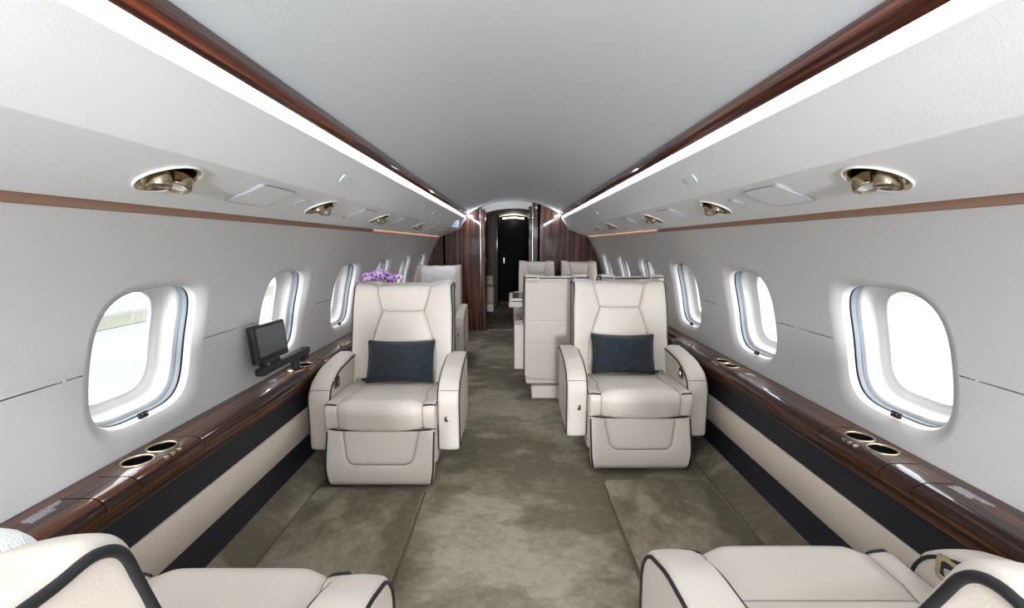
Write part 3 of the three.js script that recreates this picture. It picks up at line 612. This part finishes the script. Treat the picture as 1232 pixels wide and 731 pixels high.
function makeSeat(label, x, d, turn, aisle, opt = {}) {
  const S = seatGeo, o = thing('cabin_seat', label, 'seat', [x, 0, -d], opt.group); o.rotation.y = turn; o.scale.x = opt.sx || 1;
  part('plinth', S.plinth, M.leather, o); part('seat_shell', S.shell, M.leather, o);
  const br = new THREE.Group(); br.name = 'backrest'; o.add(br);
  if (opt.recline) { br.rotation.x = -opt.recline; br.position.set(0, 0.36 - 0.36 * Math.cos(opt.recline) - 0.02, 0.36 * Math.sin(opt.recline)); br.scale.x = opt.bx || 1; }
  for (const r in S.back.out) part(r.split('|')[0], S.back.out[r], M.leather, br);
  S.back.caps.forEach(g => part('side_panel', g, M.leather, br)); S.backPipes.forEach(g => part('piping', g, M.piping, br, 'black edge piping'));
  S.backSeams.forEach(g => part('seam', g, M.seamShade, br)); part('piping', S.backTop, M.piping, br, 'black edge piping');
  for (const r in S.cush.out) part(r.split('|')[0], S.cush.out[r], M.leather, o);
  S.cush.caps.forEach(g => part('cushion_side', g, M.leather, o)); S.cushSeams.forEach(g => part('seam', g, M.seamShade, o)); S.cushPipes.forEach(g => part('piping', g, M.piping, o, 'black edge piping'));
  for (const r in S.leg.out) part(r, S.leg.out[r], M.leather, o);
  S.leg.caps.forEach(g => part('leg_rest_side', g, M.leather, o)); S.legSeams.forEach(g => part('seam', g, M.seamShade, o)); S.legPipes.forEach(g => part('piping', g, M.piping, o, 'black edge piping'));
  for (const q of opt.arms || [-1, 1]) {
    const a = new THREE.Group(); a.name = 'armrest'; a.position.set(q * 0.322, 0, 0); o.add(a);
    part('arm_skin', S.arm.out.skin, M.leather, a); S.arm.caps.forEach(g => part('arm_side', g, M.leather, a));
    part('seam', S.armSeam, M.seamShade, a); S.armPipes.forEach(g => part('piping', g, M.piping, a, 'black edge piping'));
    if (q === aisle) { const m = part('switch_plate', S.sw, M.gold, a, 'small brass switch plate'); m.position.set(-q * 0.01, 0.335, 0.404); m.rotation.x = 0.0; part('switch_key', S.swk, M.black, m).position.set(0, 0, 0.005); const p2 = part('switch_key', S.swk, M.chrome, a); p2.position.set(-q * 0.01, 0.345, 0.411); }
    else {
      const m = part('control_plate', S.plate, M.gold, a, 'polished control plate with a pull latch'); m.position.set(-q * 0.0515, 0.49, 0.3); m.rotation.y = -q * Math.PI / 2;
      const h = part('recess', S.hole, M.black, a); h.position.set(-q * 0.0545, 0.49, 0.3); h.rotation.y = -q * Math.PI / 2;
      const p = part('latch', S.pull, M.chrome, a); p.position.set(-q * 0.062, 0.49, 0.296); p.rotation.y = -q * Math.PI / 2; p.rotation.z = 0.3;
      const b = part('latch_bar', S.bar, M.gold, a); b.position.set(-q * 0.06, 0.472, 0.3); b.rotation.x = Math.PI / 2;
    }
  }
  const bk = part('belt_buckle', S.buckle, M.chrome, o, 'chrome seat belt buckle'); bk.position.set(-aisle * 0.23, 0.435, 0.06); part('belt_tongue', S.tongue, M.black, o).position.set(-aisle * 0.2, 0.434, 0.065);
  return o;
}
const RL = 0.07, RR = 0.215;
makeSeat('cream leather seat facing aft with a woven pillow, beside the monitor', -0.664, 2.575, 0, 1);
makeSeat('cream leather seat facing aft with a woven pillow, across the aisle from the monitor', 0.645, 2.74, 0, -1);
makeSeat('cream leather seat facing forward with a white headrest cover, on the monitor side', -0.664, 0.52, Math.PI, -1, { recline: RL, bx: 0.95 });
makeSeat('cream leather seat facing forward, bare headrest, opposite the monitor side', 0.662, 0.6, Math.PI, 1, { recline: RR, bx: 0.9 });
makeSeat('cream leather seat facing aft with a white headrest cover, before the bulkhead', -0.795, 4.68, 0, 1, { sx: 0.824, arms: [1] });
makeSeat('cream aisle seat turned forward to the table', 0.3, 3.56, Math.PI, 1, { sx: 0.82 });
makeSeat('cream window seat turned forward to the table', 0.857, 3.56, Math.PI, -1, { sx: 0.82, arms: [] });
makeSeat('cream aisle seat facing the table, backed by the wood bulkhead', 0.3, 5.93, 0, -1, { sx: 0.82 });
makeSeat('cream window seat facing the table, backed by the wood bulkhead', 0.857, 5.93, 0, 1, { sx: 0.82, arms: [] });

// headrest covers: thick fleece hung over the front of the headrest
function cover(label, x, d, turn, recline = 0) {
  const pr = BACKPROF.filter(p => p[1] > 0.64 && p[0] > -0.15);
  const n = pr.length, rows = [], back = [], nx = 40;
  for (let i = 0; i < n; i++) {
    const a = pr[Math.max(0, i - 1)], b = pr[Math.min(n - 1, i + 1)], l = Math.hypot(b[0] - a[0], b[1] - a[1]), nz = (b[1] - a[1]) / l, ny = -(b[0] - a[0]) / l, r = [], q = [];
    for (let k = 0; k <= nx; k++) {
      const u = -1 + 2 * k / nx, X = u * 0.185 * (1 + 0.01 * Math.sin(i * 0.4)), e = Math.min(1, (1 - Math.abs(u)) * 6, i / 3, (n - 1 - i) / 3), D = 0.006 + 0.013 * clamp((n - 1 - i) / 14, 0, 1) + 0.012 * Math.sqrt(Math.max(0, e)) + e * (0.003 * hash(i, k, 3) + 0.002 * Math.sin(u * 9 + i * 0.05));
      r.push([X, pr[i][1] + ny * D, pr[i][0] + nz * D]); q.push([X, pr[i][1] + ny * 0.003, pr[i][0] + nz * 0.003]);
    }
    rows.push(r); back.push(q);
  }
  const o = thing('headrest_cover', label, 'headrest cover', [x, 0.36 - 0.36 * Math.cos(recline), -d + Math.cos(turn) * 0.36 * Math.sin(recline)]); o.rotation.set(-recline, turn, 0, 'YXZ'); if (recline) o.position.y -= 0.02;
  part('fleece', sheet(rows, false), M.towel, o); part('lining', sheet(back, false), M.towel, o);
}
cover('white fleece cover hung over the headrest of the seat before the bulkhead', -0.795, 4.68, 0);
cover('white fleece cover hung over the headrest of the forward-facing seat', -0.664, 0.52, Math.PI, RL);

// ---------------------------------------------------------------- pillows
function pillow(label, x, y, d, w, h, tilt, yaw, roll) {
  const n = 56, m = 40, rowsF = [], rowsB = [];
  for (let j = 0; j <= m; j++) {
    const a = [], b = [];
    for (let i = 0; i <= n; i++) {
      const u = -1 + 2 * i / n, v = -1 + 2 * j / m, px = u * w / 2 * (1 - 0.045 * (1 - v * v) * Math.abs(u) ** 3), py = v * h / 2 * (1 - 0.09 * (1 - u * u) * Math.abs(v) ** 3);
      const t = 0.055 * Math.pow(Math.max(0, (1 - u ** 4) * (1 - v ** 4)), 0.55) * (0.75 + 0.25 * (1 - u * u)) + 0.002 * Math.sin(u * 7 + v * 3) * (1 - u * u);
      a.push([px, py, t]); b.push([px, py, -t * 0.7]);
    }
    rowsF.push(a); rowsB.push(b);
  }
  const o = thing('woven_pillow', label, 'pillow', [x, y, -d], null); o.rotation.set(tilt, yaw, roll, 'YXZ');
  const fix = g => { const p = g.attributes.position, u = g.attributes.uv; for (let i = 0; i < p.count; i++) u.setXY(i, p.getX(i), p.getY(i)); return g; };
  part('cover_front', fix(sheet(rowsF, false)), M.pillow, o); part('cover_back', fix(sheet(rowsB, false)), M.pillow, o);
  const e = []; for (let i = 0; i < n; i++) e.push(rowsF[0][i]); for (let j = 0; j < m; j++) e.push(rowsF[j][n]); for (let i = n; i > 0; i--) e.push(rowsF[m][i]); for (let j = m; j > 0; j--) e.push(rowsF[j][0]);
  part('welt', tube(e.map(p => new THREE.Vector3(...p)), 0.004, 200, 6, true), M.piping, o);
}
pillow('dark blue woven leather pillow on the seat beside the monitor', -0.652, 0.542, 2.5, 0.375, 0.235, -0.3, 0, 0.0);
pillow('dark blue woven leather pillow on the seat across the aisle from the monitor', 0.64, 0.545, 2.665, 0.375, 0.235, -0.3, 0, -0.01);

// ---------------------------------------------------------------- monitor on its swing arm
{
  const o = thing('monitor', 'black flat monitor on a swing arm standing on the wood ledge', 'monitor', [-1.13, 0.5645, -2.26]);
  part('base_disc', new THREE.LatheGeometry([[0.0001, 0.006], [0.03, 0.006], [0.04, 0.003], [0.042, 0]].map(p => new THREE.Vector2(...p)), 32), M.gold, o, 'bright mounting ring');
  part('post', new THREE.CylinderGeometry(0.02, 0.022, 0.055, 24).translate(0, 0.033, 0), M.plastic, o);
  part('swing_arm', rbox(0.046, 0.034, 0.46, 0.009, 0.0, 0.074, 0.1), M.plastic, o);
  part('elbow', rbox(0.042, 0.04, 0.06, 0.012, 0.0, 0.042, -0.09), M.plastic, o);
  const h = new THREE.Group(); h.name = 'display_head'; h.position.set(-0.012, 0.105, 0.2); h.rotation.set(-0.1, Math.PI / 2 - 0.08, 0, 'YXZ'); o.add(h);
  part('hinge', rbox(0.12, 0.05, 0.036, 0.01, -0.02, -0.012, 0.004), M.plastic, h);
  part('casing', rbox(0.245, 0.17, 0.03, 0.008, 0, 0.085, 0), M.plastic, h); part('screen', rbox(0.205, 0.128, 0.003, 0.001, 0.004, 0.093, 0.0155), M.screen, h, 'dark grey switched-off screen');
  part('button_row', rbox(0.012, 0.012, 0.004, 0.001, -0.06, -0.01, 0.024), M.slot, h);
}

// ---------------------------------------------------------------- orchids on the ledge
{
  const o = thing('orchid_arrangement', 'purple orchids in a white vase on the side table behind the seat', 'flowers', [-0.955, 0.58, -3.2]);
  part('vase', new THREE.LatheGeometry([[0.0001, 0], [0.035, 0], [0.045, 0.02], [0.05, 0.08], [0.042, 0.15], [0.046, 0.17], [0.04, 0.17], [0.036, 0.14], [0.0001, 0.13]].map(p => new THREE.Vector2(...p)), 36), M.white, o);
  const petal = (len, wd) => { const rows = []; for (let j = 0; j <= 6; j++) { const t = j / 6, r = []; for (let i = 0; i <= 4; i++) { const u = -1 + i / 2; r.push([u * wd * Math.sin(Math.PI * Math.pow(t, 0.75)) * 0.98, t * len, 0.006 * u * u + 0.01 * t * t]); } rows.push(r); } return sheet(rows, false); };
  const sep = mergeGeometries([0, 1, 2].map(k => petal(0.03, 0.011).rotateZ(k * 2.094))), pet = mergeGeometries([-1, 1].map(k => petal(0.03, 0.018).rotateZ(k * 1.25).translate(0, 0, 0.003)));
  const lip = mergeGeometries([new THREE.SphereGeometry(0.007, 8, 6).scale(1, 1.2, 1).toNonIndexed().translate(0, -0.007, 0.009), new THREE.ConeGeometry(0.007, 0.012, 8).toNonIndexed().rotateX(1.3).translate(0, 0.001, 0.01)]);
  const stems = [[-0.105, 0.395, 0.03], [-0.05, 0.42, 0.0], [0.0, 0.425, -0.03], [0.055, 0.41, 0.02], [0.1, 0.4, 0.0], [-0.02, 0.4, 0.04]];
  for (const [x, y, z] of stems) {
    const c = [[0, 0.13, 0], [x * 0.25, 0.25, z * 0.3], [x * 0.55, y - 0.05, z * 0.7], [x, y, z], [x * 1.15 + 0.02, y - 0.03, z]].map(p => new THREE.Vector3(...p));
    part('stem', tube(c, 0.0032, 24, 6), M.stem, o);
    for (let k = 0; k < 4; k++) {
      const f = new THREE.Group(); f.name = 'flower'; o.add(f);
      f.position.set(x + (k - 1.5) * 0.022 + rr(-0.01, 0.01), y - 0.02 + rr(-0.03, 0.03), z + rr(-0.02, 0.035)); f.rotation.set(rr(-0.4, 0.2), rr(-0.3, 0.9), rr(-0.6, 0.6)); f.scale.setScalar(rr(0.75, 1.0));
      part('sepals', sep, M.petal, f); part('petals', pet, rnd() < 0.5 ? M.petal2 : M.petal, f); part('flower_lip', lip, M.lip, f, 'dark purple lip');
    }
  }
}

{
  const o = thing('side_table', 'fold-out side table under the orchids', 'table', [-0.9, 0, -3.22]);
  part('table_top', rbox(0.3, 0.025, 0.42, 0.008, 0, 0.567, 0), M.wood, o); part('support', rbox(0.04, 0.555, 0.3, 0.01, -0.05, 0.2785, 0), M.leather, o);
}

// ---------------------------------------------------------------- conference table and crew seat
{
  const o = thing('conference_table', 'cream edged table between the facing seats before the bulkhead', 'table', [0.53, 0, -4.75]);
  part('table_top', rbox(1.17, 0.05, 0.9, 0.012, 0, 0.62, 0), M.leather, o); part('inlay', rbox(1.1, 0.006, 0.82, 0.002, 0, 0.647, 0), M.wood, o, 'glossy wood inlay');
  part('pedestal', rbox(0.12, 0.6, 0.3, 0.02, 0.1, 0.3, 0), M.leather, o);
  const c = thing('folded_napkin', 'white folded napkin on the aisle corner of the table', 'napkin', [0.02, 0.65, -4.42]);
  part('cloth', rbox(0.11, 0.014, 0.09, 0.005, 0, 0.007, 0), M.towel, c);
  const s = thing('crew_seat', 'small white upholstered seat beyond the bulkhead doorway', 'seat', [-0.56, 0, -8.2]);
  part('base', rbox(0.42, 0.14, 0.42, 0.02, 0, 0.07, 0), M.white, s); part('seat_cushion', rbox(0.44, 0.32, 0.46, 0.05, 0, 0.3, 0.0), M.leather, s); part('backrest', rbox(0.3, 0.3, 0.14, 0.04, 0.04, 0.48, -0.2), M.leather, s);
}

// ---------------------------------------------------------------- airfield outside
{
  const g = thing('ground_apron', 'pale concrete airport apron outside the windows', 'ground', [0, 0, 0], null, 'structure');
  const plane = (x0, x1, y) => { const q = new THREE.PlaneGeometry(x1 - x0, 160).rotateX(-Math.PI / 2).translate((x0 + x1) / 2, y, -20); const u = q.attributes.uv, p = q.attributes.position; for (let i = 0; i < u.count; i++) u.setXY(i, p.getX(i), p.getZ(i)); return q; };
  part('apron', plane(-80, 80, -2.2), M.tarmac, g); part('grass_strip', plane(-19, -16.2, -2.18), M.grass, g); part('grass_strip', plane(26, 40, -2.18), M.grass, g);
  const h = thing('hangar', 'white hangar standing beyond the grass strip', 'hangar', [-23, -2.2, -30]);
  part('wall', new THREE.BoxGeometry(6, 7, 70).translate(0, 3.5, 0), M.hangar, h);
  part('roof', run([[-3.3, 7], [3.3, 7], [0, 8.4]], -35.4, 35.4), M.hangar, h);
  for (let k = -3; k <= 3; k++) part('door', new THREE.BoxGeometry(0.12, 5.4, 8).translate(3.03, 2.7, k * 9.4), M.white, h);
}

scene.traverse(o => { if (o.isMesh) { o.castShadow = true; o.receiveShadow = true; } if (o.isPointLight || o.isSpotLight) o.castShadow = true; });
renderer.render(scene, camera);
